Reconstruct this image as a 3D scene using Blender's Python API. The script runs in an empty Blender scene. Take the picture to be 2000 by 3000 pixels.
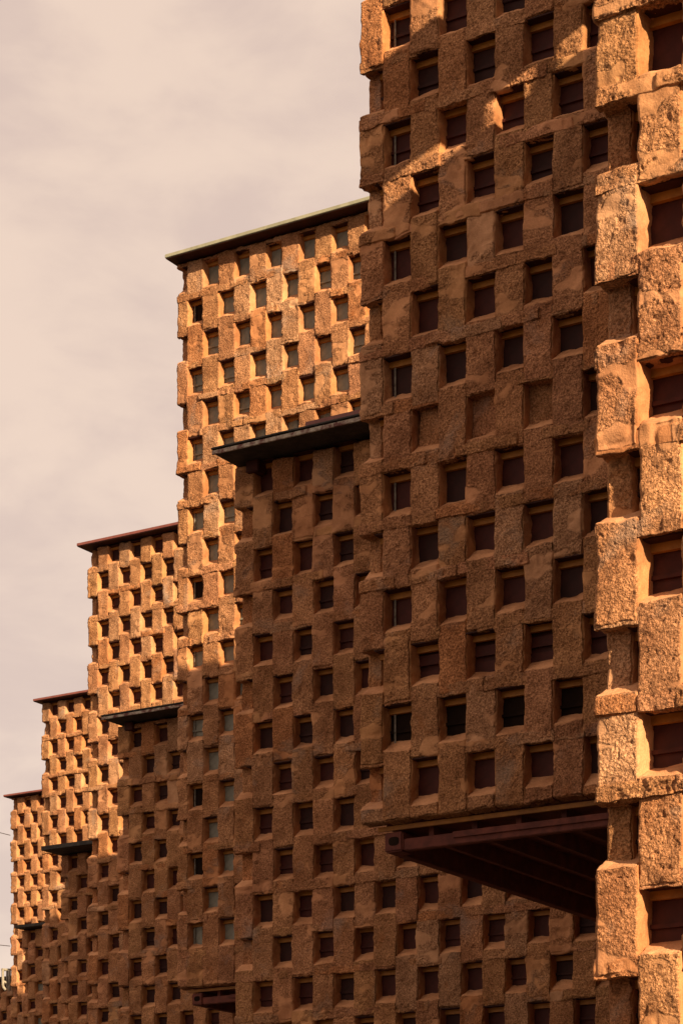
import bpy, math, random
import numpy as np
random.seed(7)
R = math.radians
scene = bpy.context.scene
col = scene.collection

# ------------------------------------------------------------------ camera
EYE = 1.6
F, HORIZ = 7113.0, 3900.0            # focal length and horizon row, in pixels of the 2000 x 3000 photograph
cam_d = bpy.data.cameras.new('camera')
cam = bpy.data.objects.new('camera', cam_d)
col.objects.link(cam)
cam.location = (0, 0, EYE)
cam.rotation_euler = (R(90), 0, 0)
cam_d.sensor_fit = 'HORIZONTAL'
cam_d.sensor_width = 36
cam_d.lens = 36 * F / 2000
cam_d.shift_y = (HORIZ - 1500) / 2000
cam_d.clip_end = 3000
scene.camera = cam

# ------------------------------------------------------------------ light
ANG = math.atan2(11500, F)           # facade direction, measured left of the view axis
E1 = np.array([math.sin(ANG), -math.cos(ANG)])      # along the facades, to the right and towards the viewer
E2 = np.array([math.cos(ANG), math.sin(ANG)])       # into the depth
ROTZ = math.atan2(E1[1], E1[0])
SL, SB, SD = 2.1, 1.0, 0.94          # the sunlight travels left, into depth, down
EXPOSURE = 1.10
d2 = -SL * E1 + SB * E2
sun_dir = np.array([d2[0], d2[1], -SD]); sun_dir /= np.linalg.norm(sun_dir)
elev = math.asin(-sun_dir[2])
from mathutils import Vector
sd = bpy.data.lights.new('sun', 'SUN')
sd.energy = 5.0
sd.angle = R(0.5)
sd.color = (1.0, 0.78, 0.50)
sun = bpy.data.objects.new('sun', sd)
col.objects.link(sun)
sun.rotation_euler = Vector(sun_dir).to_track_quat('-Z', 'Y').to_euler()
sun.location = (0, 0, 40)

w = bpy.data.worlds.new('World')
scene.world = w
w.use_nodes = True
nt = w.node_tree
nt.nodes.clear()
def N(nt, t, **k):
    n = nt.nodes.new(t)
    for a, b in k.items():
        if a == 'inp':
            for i, v in b.items(): n.inputs[i].default_value = v
        else: setattr(n, a, b)
    return n
out = N(nt, 'ShaderNodeOutputWorld')
bg = N(nt, 'ShaderNodeBackground', inp={'Strength': 0.1})
sky = N(nt, 'ShaderNodeTexSky')
sky.sky_type = 'NISHITA'
sky.sun_disc = False
sky.sun_elevation = elev
sky.sun_rotation = math.atan2(-sun_dir[0], -sun_dir[1])
tc = N(nt, 'ShaderNodeTexCoord')
mp = N(nt, 'ShaderNodeMapping')
mp.inputs['Scale'].default_value = (1.0, 1.0, 2.0)
mp.inputs['Location'].default_value = (3.1, 0.4, 1.7)
n1 = N(nt, 'ShaderNodeTexNoise', inp={'Scale': 12.0, 'Detail': 6.0, 'Roughness': 0.52, 'Distortion': 0.25})
cr = N(nt, 'ShaderNodeValToRGB')
cr.color_ramp.interpolation = 'EASE'
K = 4.3                              # cloud luminance before the 0.1 background strength
def kk(r, g, b): return (r * K, g * K, b * K, 1)
e = cr.color_ramp.elements
e[0].position = 0.36; e[0].color = (0.675, 0.505, 0.415, 1)
e[1].position = 0.60; e[1].color = (0.80, 0.605, 0.475, 1)
mulc = N(nt, 'ShaderNodeVectorMath', operation='SCALE'); mulc.inputs['Scale'].default_value = K * 1.21
mix = N(nt, 'ShaderNodeMix', data_type='RGBA'); mix.inputs[0].default_value = 0.93
L = nt.links.new
L(tc.outputs['Generated'], mp.inputs['Vector']); L(mp.outputs[0], n1.inputs['Vector'])
L(n1.outputs['Fac'], cr.inputs['Fac']); L(cr.outputs['Color'], mulc.inputs[0])
L(sky.outputs[0], mix.inputs[6]); L(mulc.outputs[0], mix.inputs[7])
L(mix.outputs[2], bg.inputs['Color']); L(bg.outputs[0], out.inputs['Surface'])

scene.view_settings.view_transform = 'Standard'
scene.view_settings.look = 'None'
scene.view_settings.exposure = EXPOSURE
scene.view_settings.gamma = 1
scene.render.engine = 'CYCLES'

# ------------------------------------------------------------------ materials
def newmat(name):
    m = bpy.data.materials.new(name); m.use_nodes = True
    return m, m.node_tree, m.node_tree.nodes['Principled BSDF']

def earth_mat(name, near):
    m, nt, p = newmat(name)
    L = nt.links.new
    p.inputs['Roughness'].default_value = 0.95
    p.inputs['Specular IOR Level'].default_value = 0.15
    tc = N(nt, 'ShaderNodeTexCoord')
    at = N(nt, 'ShaderNodeAttribute', attribute_name='tint')
    V = tc.outputs['Object']
    def noise(sc, det, ro=0.55, dist=0.0):
        n = N(nt, 'ShaderNodeTexNoise', inp={'Scale': sc, 'Detail': det, 'Roughness': ro, 'Distortion': dist})
        L(V, n.inputs['Vector']); return n.outputs['Fac']
    def ramp(f, a, b, ca, cb):
        r = N(nt, 'ShaderNodeValToRGB'); r.color_ramp.elements[0].position = a; r.color_ramp.elements[1].position = b
        r.color_ramp.elements[0].color = ca; r.color_ramp.elements[1].color = cb
        L(f, r.inputs['Fac']); return r.outputs['Color']
    def mixc(f, a, b, bt='MIX'):
        x = N(nt, 'ShaderNodeMix', data_type='RGBA', blend_type=bt)
        if isinstance(f, float): x.inputs[0].default_value = f
        else: L(f, x.inputs[0])
        for s, i in ((a, 6), (b, 7)):
            if isinstance(s, tuple): x.inputs[i].default_value = s
            else: L(s, x.inputs[i])
        return x.outputs[2]
    def math_(op, a, b):
        x = N(nt, 'ShaderNodeMath', operation=op)
        for s, i in ((a, 0), (b, 1)):
            if isinstance(s, (int, float)): x.inputs[i].default_value = s
            else: L(s, x.inputs[i])
        return x.outputs[0]
    big = noise(2.6, 5, 0.62)
    base = ramp(big, 0.36, 0.66, (0.33, 0.148, 0.068, 1), (0.57, 0.285, 0.140, 1))
    # grains of different colour, as in rammed mud with straw
    g = noise(62, 3, 0.75)
    grains = ramp(g, 0.38, 0.62, (0.46, 0.40, 0.35, 1), (1.30, 1.28, 1.26, 1))
    c = mixc(1.0, base, grains, 'MULTIPLY')
    # greyish weathered patches
    gm = ramp(noise(1.9, 5, 0.62, 0.4), 0.56, 0.70, (0, 0, 0, 1), (1, 1, 1, 1))
    c = mixc(math_('MULTIPLY', gm, 0.50), c, (0.34, 0.245, 0.185, 1))
    # rust red stains
    rm = ramp(noise(4.2, 4, 0.6, 0.5), 0.62, 0.72, (0, 0, 0, 1), (1, 1, 1, 1))
    c = mixc(math_('MULTIPLY', rm, 0.35), c, (0.40, 0.13, 0.035, 1))
    # smooth plaster smears
    c0_ = mixc(1.0, base, (0.90, 0.88, 0.85, 1), 'MULTIPLY')
    c = mixc(at.outputs['Alpha'], c0_, c)
    c = mixc(1.0, c, at.outputs['Color'], 'MULTIPLY')
    # pits
    vo = N(nt, 'ShaderNodeTexVoronoi', feature='F1', inp={'Scale': 60.0, 'Randomness': 1.0})
    wv = N(nt, 'ShaderNodeMix', data_type='VECTOR'); 
    nz = N(nt, 'ShaderNodeTexNoise', inp={'Scale': 18.0, 'Detail': 3.0}); L(V, nz.inputs['Vector'])
    off = N(nt, 'ShaderNodeVectorMath', operation='SCALE'); off.inputs['Scale'].default_value = 0.06
    L(nz.outputs['Color'], off.inputs[0])
    ad = N(nt, 'ShaderNodeVectorMath', operation='ADD'); L(V, ad.inputs[0]); L(off.outputs[0], ad.inputs[1])
    L(ad.outputs[0], vo.inputs['Vector'])
    pit = ramp(vo.outputs['Distance'], 0.10, 0.55, (1, 1, 1, 1), (0, 0, 0, 1))
    h1 = noise(42, 4, 0.7, 0.1)
    h2 = noise(110, 3, 0.7)
    h = math_('ADD', math_('MULTIPLY', h1, 1.5), math_('MULTIPLY', h2, 0.35))
    h = math_('ADD', h, math_('MULTIPLY', pit, 0.30))
    h = math_('MULTIPLY', h, at.outputs['Alpha'])
    bp = N(nt, 'ShaderNodeBump', inp={'Strength': 1.0, 'Distance': 0.020 if near else 0.022})
    L(h, bp.inputs['Height']); L(bp.outputs[0], p.inputs['Normal'])
    L(c, p.inputs['Base Color'])
    return m

def plain_mat(name, c1, c2, sc=6.0, rough=0.6, metal=0.0, bump=0.004, spec=0.4, lo=0.4, hi=0.65):
    m, nt, p = newmat(name)
    L = nt.links.new
    tc = N(nt, 'ShaderNodeTexCoord')
    n = N(nt, 'ShaderNodeTexNoise', inp={'Scale': sc, 'Detail': 6.0, 'Roughness': 0.65, 'Distortion': 0.3})
    L(tc.outputs['Object'], n.inputs['Vector'])
    r = N(nt, 'ShaderNodeValToRGB')
    r.color_ramp.elements[0].position = lo; r.color_ramp.elements[1].position = hi
    r.color_ramp.elements[0].color = (*c1, 1); r.color_ramp.elements[1].color = (*c2, 1)
    L(n.outputs['Fac'], r.inputs['Fac']); L(r.outputs['Color'], p.inputs['Base Color'])
    p.inputs['Roughness'].default_value = rough
    p.inputs['Metallic'].default_value = metal
    p.inputs['Specular IOR Level'].default_value = spec
    b = N(nt, 'ShaderNodeBump', inp={'Strength': 0.6, 'Distance': bump})
    L(n.outputs['Fac'], b.inputs['Height']); L(b.outputs[0], p.inputs['Normal'])
    return m

M_EARTH = earth_mat('rough_mud_plaster', True)
M_RED = plain_mat('dark_red_container_paint', (0.040, 0.010, 0.007), (0.078, 0.018, 0.012), 5, 0.55, spec=0.15)
M_FLOOR = plain_mat('red_brown_floor_steel', (0.085, 0.022, 0.015), (0.16, 0.042, 0.026), 7, 0.65, spec=0.2)
M_REDROOF = plain_mat('red_brown_roof_paint', (0.17, 0.050, 0.040), (0.23, 0.075, 0.058), 4, 0.5)
M_GREY = plain_mat('grey_green_container_paint', (0.15, 0.145, 0.11), (0.24, 0.235, 0.19), 6, 0.55)
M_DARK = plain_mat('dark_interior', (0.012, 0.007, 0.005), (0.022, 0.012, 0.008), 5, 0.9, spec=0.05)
M_BROWN = plain_mat('brown_pane_and_soffit_shade', (0.026, 0.010, 0.008), (0.052, 0.016, 0.012), 4, 0.6, spec=0.15)
M_YEL = plain_mat('ochre_yellow_paint', (0.26, 0.10, 0.010), (0.38, 0.15, 0.014), 9, 0.55)
M_ROOFG = plain_mat('greenish_roof_metal', (0.25, 0.24, 0.165), (0.36, 0.34, 0.24), 5, 0.5)
M_BLACK = plain_mat('black_bitumen', (0.022, 0.018, 0.015), (0.062, 0.050, 0.040), 7, 0.75)
M_PIPE = plain_mat('grimy_pipe_paint', (0.10, 0.085, 0.065), (0.30, 0.27, 0.22), 14, 0.6)
M_PEEL = plain_mat('peeling_fascia_paint', (0.12, 0.035, 0.028), (0.42, 0.36, 0.28), 9, 0.7, lo=0.42, hi=0.56)
M_WHITE = plain_mat('white_weathered_paint', (0.22, 0.19, 0.145), (0.34, 0.30, 0.235), 10, 0.6)
M_CABLE = plain_mat('cable_sheath', (0.18, 0.12, 0.09), (0.25, 0.17, 0.13), 10, 0.7)
M_GROUND = plain_mat('dusty_ground', (0.055, 0.040, 0.030), (0.085, 0.06, 0.042), 0.4, 0.95)

# ------------------------------------------------------------------ helpers
def link(o, parent=None):
    col.objects.link(o)
    if parent is not None: o.parent = parent
    return o

class MB:
    def __init__(s): s.v = []; s.f = []
    def box(s, x0, x1, y0, y1, z0, z1):
        i = len(s.v)
        s.v += [(x0,y0,z0),(x1,y0,z0),(x1,y1,z0),(x0,y1,z0),(x0,y0,z1),(x1,y0,z1),(x1,y1,z1),(x0,y1,z1)]
        s.f += [(i,i+3,i+2,i+1),(i+4,i+5,i+6,i+7),(i,i+1,i+5,i+4),(i+1,i+2,i+6,i+5),(i+2,i+3,i+7,i+6),(i+3,i,i+4,i+7)]
        return s
    def tube(s, pts, r, n=8):
        pts = [Vector(p) for p in pts]
        rings = []
        for k, p in enumerate(pts):
            a = pts[max(k-1, 0)]; b = pts[min(k+1, len(pts)-1)]
            t = (b - a).normalized()
            u = t.cross(Vector((0.13, 0.37, 1))).normalized(); w_ = t.cross(u)
            i = len(s.v)
            for q in range(n):
                an = 2*math.pi*q/n
                s.v.append(tuple(p + u*r*math.cos(an) + w_*r*math.sin(an)))
            rings.append(i)
        for a, b in zip(rings, rings[1:]):
            for q in range(n):
                s.f.append((a+q, a+(q+1)%n, b+(q+1)%n, b+q))
        s.f.append(tuple(rings[0]+q for q in reversed(range(n))))
        s.f.append(tuple(rings[-1]+q for q in range(n)))
        return s
    def mesh(s, name, m, bevel=0.0):
        me = bpy.data.meshes.new(name)
        me.from_pydata(s.v, [], s.f); me.materials.append(m); me.update()
        if bevel:
            import bmesh
            b = bmesh.new(); b.from_mesh(me)
            bmesh.ops.bevel(b, geom=b.edges[:], offset=bevel, segments=2, affect='EDGES', clamp_overlap=True)
            b.to_mesh(me); b.free()
        return me
    def build(s, name, m, parent=None, bevel=0.0):
        return link(bpy.data.objects.new(name, s.mesh(name, m, bevel)), parent)

# value noise, vectorised
def _h(i, j, k, seed):
    n = (i.astype(np.int64)*374761393 + j.astype(np.int64)*668265263 + k.astype(np.int64)*2147483647 + seed*1274126177) & 0xffffffff
    n = ((n ^ (n >> 13)) * 1274126177) & 0xffffffff
    n = ((n ^ (n >> 16)) * 2246822519) & 0xffffffff
    return ((n ^ (n >> 15)) & 0xffff).astype(np.float32) / 32767.5 - 1.0
def vnoise(P, scale, seed):
    Q = P / scale
    I = np.floor(Q).astype(np.int64); T = (Q - I).astype(np.float32); T = T*T*(3-2*T)
    r = 0
    for a in (0, 1):
        wa = T[:, 0] if a else 1-T[:, 0]
        for b in (0, 1):
            wb = T[:, 1] if b else 1-T[:, 1]
            for c in (0, 1):
                wc = T[:, 2] if c else 1-T[:, 2]
                r = r + wa*wb*wc*_h(I[:, 0]+a, I[:, 1]+b, I[:, 2]+c, seed)
    return r

_tmpl = {}
def template(nx, nz, nd):
    """open box unrolled to a grid: front face and four sides, no back. depth 0 = front, 1 = back"""
    key = (nx, nz, nd)
    if key in _tmpl: return _tmpl[key]
    a = np.concatenate([np.zeros(nd), np.linspace(0, 1, nx+1), np.ones(nd)])
    da = np.concatenate([np.linspace(1, 1/nd, nd), np.zeros(nx+1), np.linspace(1/nd, 1, nd)])
    b = np.concatenate([np.zeros(nd), np.linspace(0, 1, nz+1), np.ones(nd)])
    db = np.concatenate([np.linspace(1, 1/nd, nd), np.zeros(nz+1), np.linspace(1/nd, 1, nd)])
    A, B = np.meshgrid(a, b, indexing='ij'); DA, DB = np.meshgrid(da, db, indexing='ij')
    P = np.stack([A.ravel(), np.maximum(DA, DB).ravel(), B.ravel()], 1)
    na, nb = len(a), len(b)
    I, J = np.meshgrid(np.arange(na-1), np.arange(nb-1), indexing='ij')
    I = I.ravel(); J = J.ravel()
    bx = (I < nd) | (I >= na-1-nd); bz = (J < nd) | (J >= nb-1-nd)
    ok = ~(bx & bz); I = I[ok]; J = J[ok]
    Fq = np.stack([I*nb+J, (I+1)*nb+J, (I+1)*nb+J+1, I*nb+J+1], 1)
    _tmpl[key] = (P, Fq)
    return _tmpl[key]

def rg_front(n): return np.clip(-n[:, 1], 0, 1)

def blocks_mesh(name, blocks, res, m, plaster=0.50):
    """blocks: list of dict(x0,x1,z0,z1,y0,yb,drop,soff,rad,tint,seed,rough)"""
    Vs, Fs, Ts, RA, NO, OFS, RG = [], [], [], [], [], [], []
    base = 0
    for b in blocks:
        w_, h_, d_ = b['x1']-b['x0'], b['z1']-b['z0'], b['yb']-b['y0']
        rs = res if b['lod'] == 1 else max(.05, res)
        nx = max(2, round(w_/rs)); nz = max(2, round(h_/rs)); nd = max(2, round(d_/(rs*1.4)))
        P, Fq = template(nx, nz, nd)
        hx, hz = w_/2, h_/2
        r = min(b['rad'], hx*0.9, hz*0.9)
        p = np.stack([(P[:, 0]-0.5)*w_, P[:, 1]*d_, (P[:, 2]-0.5)*h_], 1)
        q = np.stack([np.clip(p[:, 0], -hx+r, hx-r), np.maximum(p[:, 1], r), np.clip(p[:, 2], -hz+r, hz-r)], 1)
        dv = p-q; ln = np.maximum(np.linalg.norm(dv, axis=1, keepdims=True), 1e-6)
        n = dv/ln
        p = q + r*n
        fr = 1 - np.clip(p[:, 1]/d_, 0, 1)                       # 1 at the front
        up = np.clip(p[:, 2]/hz, 0, 1); dn = np.clip(-p[:, 2]/hz, 0, 1)
        s = np.clip((p[:, 2]-(hz-0.19))/0.19, 0, 1)
        p[:, 2] -= b['drop']*s*fr
        p[:, 2] += b['soff']*(dn**3)*fr
        # each block leans and bulges a little
        p[:, 1] += b['lean']*p[:, 2] + b['turn']*p[:, 0]
        p[:, 0] *= 1 + b['taper']*p[:, 2]
        p += np.array([(b['x0']+b['x1'])/2, b['y0'], (b['z0']+b['z1'])/2])
        Vs.append(p); Fs.append(Fq+base); base += len(p); NO.append(n)
        smooth = np.clip(np.maximum(np.abs(n[:, 0]), np.where(b['drop'] > .05, n[:, 2], 0)), 0, 1)
        if b['drop'] > .05: smooth = np.maximum(smooth, np.where(n[:, 2] > .3, 1, 0))
        dust = np.where((n[:, 2] > .35) & (b['drop'] > .05), 1.0, 0.0)[:, None]
        tn = np.array(b['tint'])*(1-dust) + dust*np.array([1.22, 1.26, 1.30])*1.02
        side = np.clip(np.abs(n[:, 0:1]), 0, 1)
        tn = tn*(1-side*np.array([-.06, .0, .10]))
        RG.append(1-0.8*smooth)
        Ts.append(tn); RA.append(b['rough']*(1-.75*smooth))
        OFS.append(np.tile(np.array([b['seed']*3.7 % 41, b['seed']*1.3 % 17, b['seed']*2.1 % 29]), (len(p), 1)))
    V = np.concatenate(Vs); Fc = np.concatenate(Fs); T = np.concatenate(Ts); n = np.concatenate(NO); ra = np.concatenate(RA)
    Q = V + np.concatenate(OFS)
    low = np.stack([vnoise(Q, 0.16, s) for s in (1, 2, 3)], 1)*0.012
    mid = np.stack([vnoise(Q, 0.055, s) for s in (4, 5, 6)], 1)*0.0060
    amp = 0.55+0.45*vnoise(V, 0.35, 12)
    hi = (vnoise(V, 0.019, 7)*0.0065 + vnoise(V, 0.0095, 8)*0.0050)*ra*amp
    pit = np.clip(vnoise(V, 0.020, 9)-0.45, 0, 1)*0.016*ra
    low[:, 0] *= .6; low[:, 2] *= .8
    wp = V + np.stack([vnoise(V, 0.09, s) for s in (21, 22, 23)], 1)*0.035
    wp[:, 0] *= .55
    pl = np.clip((vnoise(wp, 0.19, 24) + 0.40*vnoise(wp, 0.06, 25) - plaster)/0.14, 0, 1)
    pl = pl*pl*(3-2*pl)
    rg = np.concatenate(RG)*(1-.85*pl)
    hi = hi*(1-.85*pl); pit = pit*(1-pl)
    T = T*(1+.08*pl[:, None]*np.array([1, 1.04, 1.1])*rg_front(n)[:, None])
    chunk = np.clip(vnoise(V, 0.075, 31)-0.60, 0, 1)*0.035*ra          # bits broken out of the face
    edge = np.clip((0.97-np.abs(n).max(axis=1))/0.2, 0, 1)               # worn and broken arrises
    worn = edge*(np.clip(vnoise(V, 0.060, 33)+0.25, 0, 1)*0.028 + np.clip(vnoise(V, 0.025, 34), 0, 1)*0.010)
    V = V + low + mid + n*(hi-pit+.005*pl-chunk-worn)[:, None]
    me = bpy.data.meshes.new(name)
    me.vertices.add(len(V)); me.vertices.foreach_set('co', V.astype(np.float32).ravel())
    me.loops.add(len(Fc)*4); me.loops.foreach_set('vertex_index', Fc.astype(np.int32).ravel())
    me.polygons.add(len(Fc)); me.polygons.foreach_set('loop_start', (np.arange(len(Fc))*4).astype(np.int32))
    me.update(calc_edges=True)
    me.polygons.foreach_set('use_smooth', np.ones(len(Fc), dtype=bool))
    at = me.attributes.new('tint', 'FLOAT_COLOR', 'POINT')
    at.data.foreach_set('color', np.concatenate([T, rg[:, None]], 1).astype(np.float32).ravel())
    me.materials.append(m); me.validate()
    return me

# ------------------------------------------------------------------ the towers, measured at their left front corner
# xc: column of the corner, V: pixels per metre there, top / bottom: height over the eye, c0: width of corner column,
# ph: height of a hole centre, par: parity of the columns with a hole in that row
T = [
 dict(xc=1745, V=507.0, top=11.5,  bot=None, c0=.265, cw=.270, ph=2.36, pitch=.504, par=1, W=7.0),
 dict(xc=1055, V=341.0, top=14.75, bot=4.35, c0=.225, cw=.270, ph=4.665, pitch=.4975, par=0, W=8.0),
 dict(xc=690,  V=252.0, top=10.06, bot=None, c0=.240, cw=.274, ph=9.87, pitch=.500, par=1, W=8.0),
 dict(xc=520,  V=202.5, top=15.46, bot=4.95, c0=.170, cw=.272, ph=15.205, pitch=.500, par=0, W=8.0),
 dict(xc=345,  V=167.8, top=10.58, bot=None, c0=.240, cw=.274, ph=10.31, pitch=.500, par=1, W=8.0),
 dict(xc=257,  V=141.6, top=16.20, bot=5.6,  c0=.255, cw=.274, ph=15.98, pitch=.500, par=0, W=8.0),
 dict(xc=178,  V=123.5, top=11.30, bot=None, c0=.220, cw=.274, ph=11.08, pitch=.500, par=1, W=8.0),
 dict(xc=122,  V=110.0, top=16.74, bot=6.2,  c0=.255, cw=.274, ph=16.52, pitch=.500, par=1, W=8.0, depth=3.2),
 dict(xc=64,   V=100.6, top=11.68, bot=None, c0=.210, cw=.274, ph=11.46, pitch=.500, par=1, W=8.0),
 dict(xc=31,   V=91.7,  top=17.04, bot=6.8,  c0=.260, cw=.274, ph=16.81, pitch=.500, par=0, W=8.0),
 dict(xc=-14,  V=84.0,  top=12.18, bot=None, c0=.240, cw=.274, ph=11.95, pitch=.500, par=1, W=8.0),
]
for t in T:
    z = F/t['V']; x = (t['xc']-1000)/t['V']
    t['P'] = np.array([x, z])
DEPTH = 5.30
def proj(t, s, y, H):
    p = t['P'] + s*E1 + y*E2
    return 1000 + F*p[0]/p[1], HORIZ - F*H/p[1]
def hit(px, py, t):
    """where the ray through a pixel meets the facade plane of tower t"""
    dx, dy = (px-1000)/F, 1.0
    # lam*(dx,dy) = P + s*E1
    A = np.array([[dx, -E1[0]], [dy, -E1[1]]])
    lam, s = np.linalg.solve(A, t['P'])
    return s, lam*(HORIZ-py)/F
EXT = 5.2
def clad(i, s, H):
    """1 = seen in the photograph (or nearly), 2 = round the corner from it, built with fewer faces, 0 = not clad"""
    if visible(i, s, H, .35): return 1
    return 2 if s < EXT and H > 1.0 else 0
def visible(i, s, H, margin):
    px, py = proj(T[i], s, 0.1, H)
    if px < -60 or px > 2060 or py < -100 or py > 3080: return False
    for j in range(i):
        sj, Hj = hit(px, py, T[j])
        if sj > margin:
            lo = T[j]['bot'] if T[j]['bot'] else -9
            if lo+margin*0.5 < Hj < T[j]['top']-margin*0.5: return False
            if T[j]['bot'] is not None and Hj <= lo+margin*0.5 and sj > 4.95: return False
    return True

RES = [.0065, .0085, .0125, .016, .020, .024, .028, .031, .034, .037, .040]
LABEL = [
 'sunlit mud-clad tower filling the right edge, nearest of the stepped row',
 'tall mud-clad tower standing in shade with overhanging dark red container floor at its foot',
 'shaded mud-clad tower under a black roof with peeling edge, beside the largest shaded tower',
 'tall sunlit mud-clad tower under a pale green metal roof with grey windows',
 'low shaded mud-clad tower under a black roof, left of the pale-roofed tower',
 'tall sunlit mud-clad tower under the largest red-brown roof',
 'low shaded mud-clad tower under a plain black roof slab',
 'sunlit mud-clad tower under the middle one of three red-brown roofs',
 'low shaded mud-clad tower under the small dark roof far to the left',
 'sunlit mud-clad tower under the smallest red-brown roof at far left',
 'low mud-clad tower in shade at bottom left corner, farthest of the row',
]
M_CORE = plain_mat('plain_mud_render', (0.30, 0.14, 0.06), (0.42, 0.21, 0.10), 3, 0.95)

def pane_mesh(kind, wd):
    """recessed panel seen at the back of an opening; origin at its bottom centre"""
    b = MB()
    hh = 0.42
    if kind == 'slit':
        b.box(-wd/2, wd/2, 0.0, 0.012, 0.0, 0.10).box(-wd/2, wd/2, 0.0, 0.012, 0.15, 0.235)
        b.box(-wd/2, wd/2, 0.0, 0.012, 0.27, hh)
    elif kind == 'ledge':
        b.box(-wd/2, wd/2, 0.0, 0.012, 0.0, hh).box(-wd/2, wd/2, -0.022, 0.0, 0.10, 0.125)
    elif kind == 'rib':
        b.box(-wd/2, wd/2, 0.0, 0.012, 0.0, hh).box(-wd*0.12, wd*0.12, -0.015, 0.0, 0.0, hh)
    else:
        b.box(-wd/2, wd/2, 0.0, 0.012, 0.0, hh)
    return b
PANES = {}
def pane(kind, m):
    k = (kind, m.name)
    if k not in PANES: PANES[k] = pane_mesh(kind, 0.30).mesh('window', m, 0.0)
    return PANES[k]
LINTEL = MB().box(-0.15, 0.15, 0.0, 0.035, -0.062, 0.0).box(-0.15, 0.15, 0.035, 0.05, -0.03, 0.0).box(-0.15, 0.15, -0.095, -0.001, -0.012, -0.001).mesh('lintel_with_shade_plate', M_YEL)
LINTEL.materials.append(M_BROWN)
for p in LINTEL.polygons[-6:]: p.material_index = 1  # last box: dark plate that paints the shade under the beam
PIPE = MB().tube([(0, 0, 0), (0, 0, 0.4)], 0.009, 8).mesh('pipe', M_PIPE)

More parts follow.
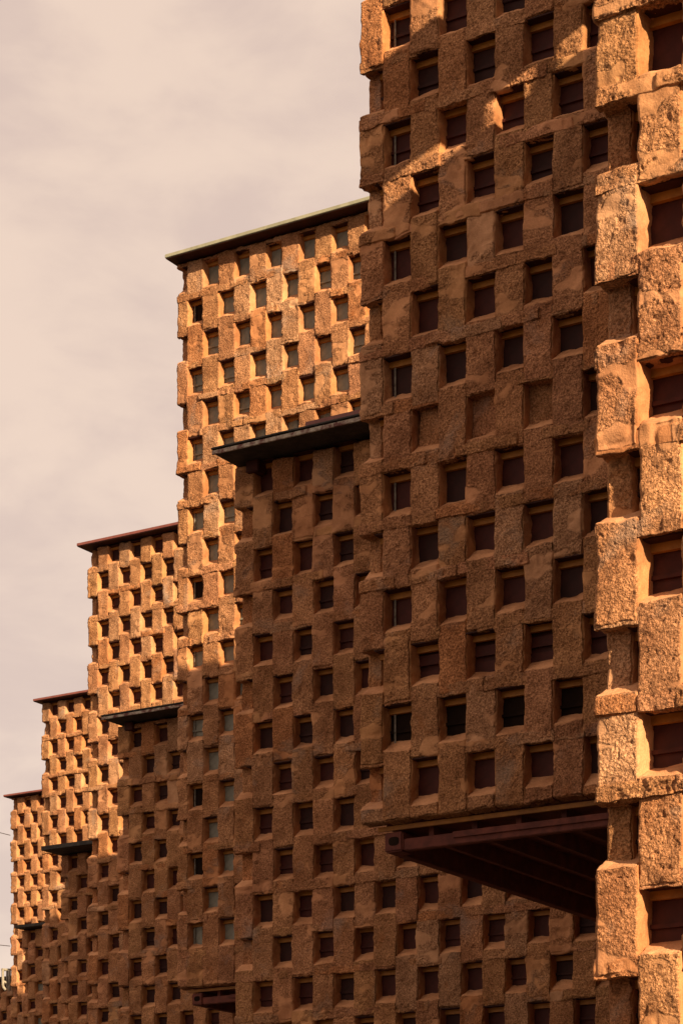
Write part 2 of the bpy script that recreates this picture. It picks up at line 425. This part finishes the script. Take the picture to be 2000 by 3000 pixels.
WIN = {}
def tower(i):
    t = T[i]
    rnd = random.Random(100+i)
    root = bpy.data.objects.new('stepped_tower', None)
    root.location = (t['P'][0], t['P'][1], EYE)
    root.rotation_euler = (0, 0, ROTZ)
    root['label'] = LABEL[i]; root['category'] = 'building'; root['group'] = 'stepped mud-clad towers in a receding row'
    link(root)
    top, bot = t['top'], t['bot']
    lo = bot if bot is not None else -EYE
    cw, c0 = t['cw'], t['c0']
    ncol = int((t['W']-c0)/cw)
    def cx(c): return (0.0, c0) if c == 0 else (c0+(c-1)*cw, c0+c*cw)
    pit = t['pitch']
    YP = .19 if i == 0 else .145
    HH, HU = 0.10, 0.18        # hole reaches this far below / above its centre (front edge lower by the sill's slope)
    j0 = math.ceil((lo + 0.30 - t['ph'])/pit); j1 = math.floor((top - 0.19 - t['ph'])/pit)
    # rows of strong seams
    seam = {j: (rnd.random() < 0.35) for j in range(j0-3, j1+3)}
    if i == 0: seam = {j: rnd.random() < 0.6 for j in range(j0-3, j1+3)}
    roughrow = {}
    blocks = []; sblocks = []
    wins = []
    c_t = [1.0 + rnd.uniform(-0.05, 0.05) for _ in range(ncol+2)]
    seedc = [i*1000]
    wide = {0: .002, 1: .003}.get(i, .013 if i < 5 else .009)
    def tint(c, z):
        v = c_t[c]*(1+rnd.uniform(-0.10, 0.08))
        g = rnd.random()
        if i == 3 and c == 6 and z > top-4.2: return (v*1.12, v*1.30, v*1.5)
        if g < 0.10: return (v*1.02, v*1.13, v*1.25)
        if g < 0.22: return (v*1.02, v*0.92, v*0.82)
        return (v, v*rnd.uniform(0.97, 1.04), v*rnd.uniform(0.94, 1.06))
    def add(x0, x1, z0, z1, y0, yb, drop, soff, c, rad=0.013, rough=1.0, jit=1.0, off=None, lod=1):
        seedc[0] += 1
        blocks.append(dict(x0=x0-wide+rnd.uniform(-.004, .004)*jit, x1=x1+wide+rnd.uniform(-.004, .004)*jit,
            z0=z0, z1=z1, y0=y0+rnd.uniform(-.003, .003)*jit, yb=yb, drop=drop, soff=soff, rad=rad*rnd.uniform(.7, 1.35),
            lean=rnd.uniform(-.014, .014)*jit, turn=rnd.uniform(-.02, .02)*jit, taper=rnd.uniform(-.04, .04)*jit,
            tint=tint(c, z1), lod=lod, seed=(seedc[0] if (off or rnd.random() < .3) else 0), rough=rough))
    for c in range(ncol):
        x0, x1 = cx(c)
        holes = [j for j in range(j0, j1+1) if ((j % 2 == 0) == (c % 2 == t['par'] % 2))]
        zs = [(t['ph']+j*pit, j) for j in holes]
        segs = []
        prev = lo
        for zc, j in zs:
            segs.append((prev, zc-.205+rnd.uniform(-.016, .016), j))
            prev = zc+HU+rnd.uniform(-.012, .012)
            if visible(i, (x0+x1)/2, zc, 0.35): wins.append((c, x0, x1, zc, prev, j))
        segs.append((prev, top-0.005, None))
        for k, (a, b, j) in enumerate(segs):
            if b - a < 0.05: continue
            q_ = [clad(i, (x0+x1)/2, a+(b-a)*q) for q in (0, .5, 1)]
            if not any(q_): continue
            lod = 1 if 1 in q_ else 2
            drop = rnd.uniform(.09, .12) if j is not None else 0.02
            if j is not None: b += drop
            isl = (k == 0)
            if isl and b-a > 1.2:
                a = max(a, b-1.2)
            y0 = rnd.uniform(-.003, .003)
            beam = 0.125
            first_above = not isl
            add(x0, x1, a, b, y0, YP+.01, drop, .003, c, lod=lod)
        # recessed filling of the notches at the corner
        if c == 0:
            for zc, j in zs:
                if clad(i, .1, zc):
                    add(.02, c0*.66, zc-HH-.14, zc+HU+.02, .115, YP+.03, .0, .0, c, rad=.012, rough=.8, lod=clad(i, .1, zc))
    # the earth bands that run between two rows of openings and tie the piers together
    for j in range(j0-1, j1+1):
        zc = t['ph'] + j*pit
        za, zb = zc+HU-.004, zc+pit-.205+.012
        if za < lo+.05 or zb > top-.05: continue
        x = -.004
        strong = seam.get(j, False)
        while x < t['W']:
            ln = rnd.uniform(0.7, 2.6)*cw
            if x + ln > t['W']: break
            st = strong and rnd.random() < .6
            q_ = [clad(i, x+.02, (za+zb)/2), clad(i, x+ln-.02, (za+zb)/2)]
            if any(q_):
                if st or rnd.random() < .75:
                    pr = rnd.uniform(.005, .016)*(1.3 if i == 0 else 1) if st else rnd.uniform(-.003, .002)
                    n0 = len(blocks)
                    add(x-.004, x+ln+.004, za-rnd.uniform(0, .016)*st, zb+rnd.uniform(-.010, .008), -pr, .05 if not st else .06, .034, .002,
                        min(ncol, int(x/cw)), rad=.014 if st else .005, rough=1.6 if st else 1.0, off=st, lod=1 if 1 in q_ else 2)
                    if st: blocks[n0]['soff'] = rnd.uniform(0, .02)
                    blocks[n0]['turn'] *= .3; blocks[n0]['lean'] = 0; blocks[n0]['taper'] = 0
            x += ln
    if blocks:
        me = blocks_mesh('mud_cladding', blocks, RES[i], M_EARTH, .26 if i == 0 else .46)
        link(bpy.data.objects.new('mud_cladding', me), root)
    print('tower', i, 'blocks', len(blocks), 'windows', len(wins), 'faces', len(me.polygons))
    # windows
    for c, x0, x1, zc, zt, j in wins:
        xm = (x0+x1)/2
        kind = 'plain'; m = M_RED; filled = False; open_ = False
        r = rnd.random()
        if i in (3,):
            m = M_GREY
            kind = 'plain' if r < .6 else ('rib' if r < .8 else 'ledge')
            if c == 1: open_ = rnd.random() < .35
        elif i == 8:
            m = M_GREY if r < .5 else M_RED
        else:
            m = M_RED if r < .55 else M_BROWN
            kind = 'plain' if rnd.random() < .55 else 'ledge'
        if i == 1:
            kind = 'ledge' if zc > 9.2 else 'plain'
            if abs(zc-(4.665+2*pit)) < .1: kind = 'slit'; m = M_RED
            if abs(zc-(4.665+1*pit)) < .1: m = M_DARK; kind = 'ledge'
            if abs(zc-(4.665+6*pit)) < .1 and c in (2, 4, 6): filled = True
        if c == 0:
            xm = x1-.04
        if filled:
            seedc[0] += 1
            continue
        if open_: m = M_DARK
        o = bpy.data.objects.new('window', pane(kind, m))
        o.location = (xm, YP, zc-HH-.04)
        if c == 0: o.scale = (.35, 1, 1)
        link(o, root)
        l = bpy.data.objects.new('lintel_with_shade_plate', LINTEL)
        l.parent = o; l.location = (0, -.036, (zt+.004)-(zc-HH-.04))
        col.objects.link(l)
        if (i in (1, 3) and c == 1):
            p = bpy.data.objects.new('pipe', PIPE); p.parent = o; p.location = (-.085, -.02, 0); col.objects.link(p)
    if i == 1:
        fb = []
        blocks.clear()
        for c in (2, 4, 6):
            x0, x1 = cx(c); zc = 4.665+6*pit
            blocks.clear()
            add(x0-.01 + (.04 if c == 2 else 0), x1+.01, zc-HH-.05, zc+HU+.02, .105, .17, 0, 0, c, rad=.01, rough=1.3)
            link(bpy.data.objects.new('earth_infill', blocks_mesh('earth_infill', blocks, .010, M_EARTH)), root)
    # core: the container stack behind the cladding; plain where nothing can be seen of it
    b = MB()
    zl = (bot + .05) if bot is not None else -EYE
    b.box(.055, t['W'], YP+.03, t.get('depth', DEPTH), zl, top-.004)
    b.build('container_core', M_RED if i != 3 else M_GREY, root)
    b = MB()
    vs = EXT + .16
    b.box(vs, t['W']+.02, .0, YP+.028, zl, top-.006)
    b.build('side_render', M_CORE, root)
    # below a container floor that juts out, the storeys under it stand farther right, out of sight
    if bot is not None:
        MB().box(5.35, t['W'], .3, DEPTH-.3, -EYE, zl-.01).build('lower_storey', M_CORE, root)
    return root

roots = [tower(i) for i in range(len(T))]

# ------------------------------------------------------------------ roofs
def roof(i, o1, o2, th, m, name='roof', layers=None):
    t = T[i]; top = t['top']
    b = MB().box(-o1, t['W']+.2, -o2, t.get('depth', DEPTH)-.02, top+.002, top+th)
    r = b.build(name, m, roots[i], 0.006)
    if i in (3, 5, 7, 9): MB().box(-o1+.012, t['W'], -o2+.015, .3, top-.010, top-.001).build('soffit_shade_sheet', M_BROWN, r)  # added dark sheet painting the shade on the roof's underside
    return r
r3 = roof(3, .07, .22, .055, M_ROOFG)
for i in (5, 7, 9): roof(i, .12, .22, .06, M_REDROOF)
roof(0, .05, .10, .06, M_BLACK)
roof(1, .05, .15, .06, M_BLACK)
for i in (2, 4):
    t = T[i]; top = t['top']
    r = MB().box(-.02, t['W'], -.42, DEPTH-.02, top+.012, top+.055).build('roof', M_BLACK, roots[i], .006)
    MB().box(-.03, t['W'], -.445, -.422, top-.002, top+.045).build('fascia', M_PEEL, r, .004)
    MB().box(-.035, t['W'], -.455, .6, top+.058, top+.078).build('roofing_felt', M_BLACK, r, .004)
    # corner casting of the container under the roof edge
    cc = MB().box(.17, .35, -.05, .13, top-.13, top+.008)
    cc.build('corner_casting', M_RED, roots[i], .012)
MB().box(1.15, 2.6, -.30, .0, T[2]['top']+.103, T[2]['top']+.19).build('ridge_board', M_REDROOF, roots[2], .005)
roof(6, .10, .62, .10, M_BLACK)
roof(8, .02, .30, .09, M_BLACK)
roof(10, .02, .30, .09, M_BLACK)

# added screen on the nearest roof's left edge, above the frame, shaping a sun streak
t0 = T[0]
b = MB()
b.box(.0, .07, 1.4, 3.32, t0['top']+.31, t0['top']+1.36)
b.box(.0, .07, 3.32, 5.28, t0['top']+.31, t0['top']+4.4)
for y in (1.5, 3.36, 3.67, 3.95, 4.9): b.box(.005, .065, y, y+.075, t0['top']+.06, t0['top']+.31)
b.build('sun_streak_screen', M_REDROOF, roots[0])

# ------------------------------------------------------------------ jutting container floors of tower 1 and 3
def underside(i):
    t = T[i]; z = t['bot']; W = t['W']
    f = MB().box(.17, W, .16, DEPTH, z-.035, z+.045).build('container_floor', M_FLOOR, roots[i])
    MB().box(.10, W, .125, .155, z-.055, z-.015).build('edge_strip', M_YEL, f, .003)
    # rails
    MB().box(.36, W, .12, .20, z-.24, z-.14).build('floor_rail', M_FLOOR, f, .006)
    MB().box(.18, .28, .32, DEPTH-.02, z-.245, z-.04).build('floor_rail', M_FLOOR, f, .006)
    MB().box(.85, W, .10, .118, z-.185, z-.135).build('floor_rail', M_FLOOR, f)
    for k in range(12):
        x = .55 + k*.42
        MB().box(x, x+.05, .22, DEPTH-.02, z-.17, z-.037).build('cross_member', M_FLOOR, f)
    # corner casting with its oval hole: bridge of four bars round the opening
    import bmesh
    me = MB().box(.18, .36, .10, .30, z-.245, z-.075).mesh('corner_casting', M_FLOOR, .014)
    o = bpy.data.objects.new('corner_casting', me); link(o, f)
    hole = MB()
    n = 14
    pts = []
    for k in range(n):
        a = 2*math.pi*k/n
        pts.append((.275+.052*math.copysign(abs(math.cos(a))**.7, math.cos(a)), z-.155+.038*math.copysign(abs(math.sin(a))**.7, math.sin(a))))
    for y in (.0985, .104):
        hole.v += [(x, y, zz) for x, zz in pts]
    hole.f.append(tuple(range(n))); 
    for k in range(n): hole.f.append((k, (k+1) % n, n+(k+1) % n, n+k))
    hole.build('casting_hole', M_DARK, o)
underside(1); underside(3)

# ------------------------------------------------------------------ small things at the far left
def world(i, s, y, H):
    p = T[i]['P'] + s*E1 + y*E2
    return (p[0], p[1], EYE+H)
def at_px(px, py, z):
    return Vector(((px-1000)/F*z, z, EYE+(HORIZ-py)/F*z))
zr = T[9]['P'][1]+.3
def rail(name):
    a = MB()
    P = lambda x, y, d=0: at_px(x, y, zr+d)
    a.tube([P(8, 2842), P(8.5, 2889), P(10.5, 2894), P(17, 2902)], .045)
    a.tube([P(6, 2842), P(30, 2843, .3)], .045)
    a.tube([P(21, 2845, .5), P(20, 2880, .5), P(21, 2892, .5), P(26, 2898, .5)], .035)
    a.tube([P(28, 2843, .1), P(27.5, 2903, .1)], .045)
    a.tube([P(10, 2876), P(28, 2886, .1)], .038)
    o = a.build('pipe_railing', M_WHITE)
    o['label'] = 'white bent pipe railing fixed beside the farthest sunlit tower at bottom left'
    o['category'] = 'railing'
rail('pipe_railing')
for (y0, y1, lab) in ((2438, 2448, 'thin cable crossing the sky at far left, upper of the two'), (2769, 2773, 'thin cable crossing the sky at far left, lower of the two')):
    pts = []
    for k in range(9):
        u = k/8
        x = -420 + (30+420)*u
        sag = -(8 if y0 > 2600 else 4)*math.sin(math.pi*u)
        slope = (y1-y0)/30
        pts.append(at_px(x, y1 - slope*(30-x)*0.75 - sag*0, T[9]['P'][1]+4-3*u))
    o = MB().tube(pts, .011, 6).build('overhead_cable', M_CABLE)
    o['label'] = lab; o['category'] = 'cable'; o['group'] = 'overhead cables at far left'

# ------------------------------------------------------------------ ground and an unseen slope added behind the viewer to block low sky
g = MB()
nr, na = 14, 96
rad = [0, 20, 34, 42, 48, 54, 60, 68, 80, 100, 160, 400, 900, 1600]
sx, sy = 2.0, 12.0
for a in range(na):
    th = 2*math.pi*a/na
    back = max(0.0, math.cos(th + math.pi/2 - ROTZ*0.0 + math.pi*0 - 0.35))        # 1 behind the viewer, 0 in front
    back = back**0.5
    for k, r in enumerate(rad):
        hgt = 0 if r < 34 else min(1, (r-34)/30)
        hgt = hgt*hgt*(3-2*hgt)*12.0*back*(1 if r < 100 else max(.75, 1-(r-100)/3000))
        hgt += (0.6*math.sin(th*9)+0.5*math.sin(th*17+1))*back*(r > 45)
        g.v.append((sx+r*math.cos(th), sy+r*math.sin(th), hgt))
for a in range(na):
    b2 = (a+1) % na
    for k in range(nr-1):
        g.f.append((a*nr+k, a*nr+k+1, b2*nr+k+1, b2*nr+k))
go = g.build('ground', M_GROUND); go['kind'] = 'structure'
for p in go.data.polygons: p.use_smooth = True
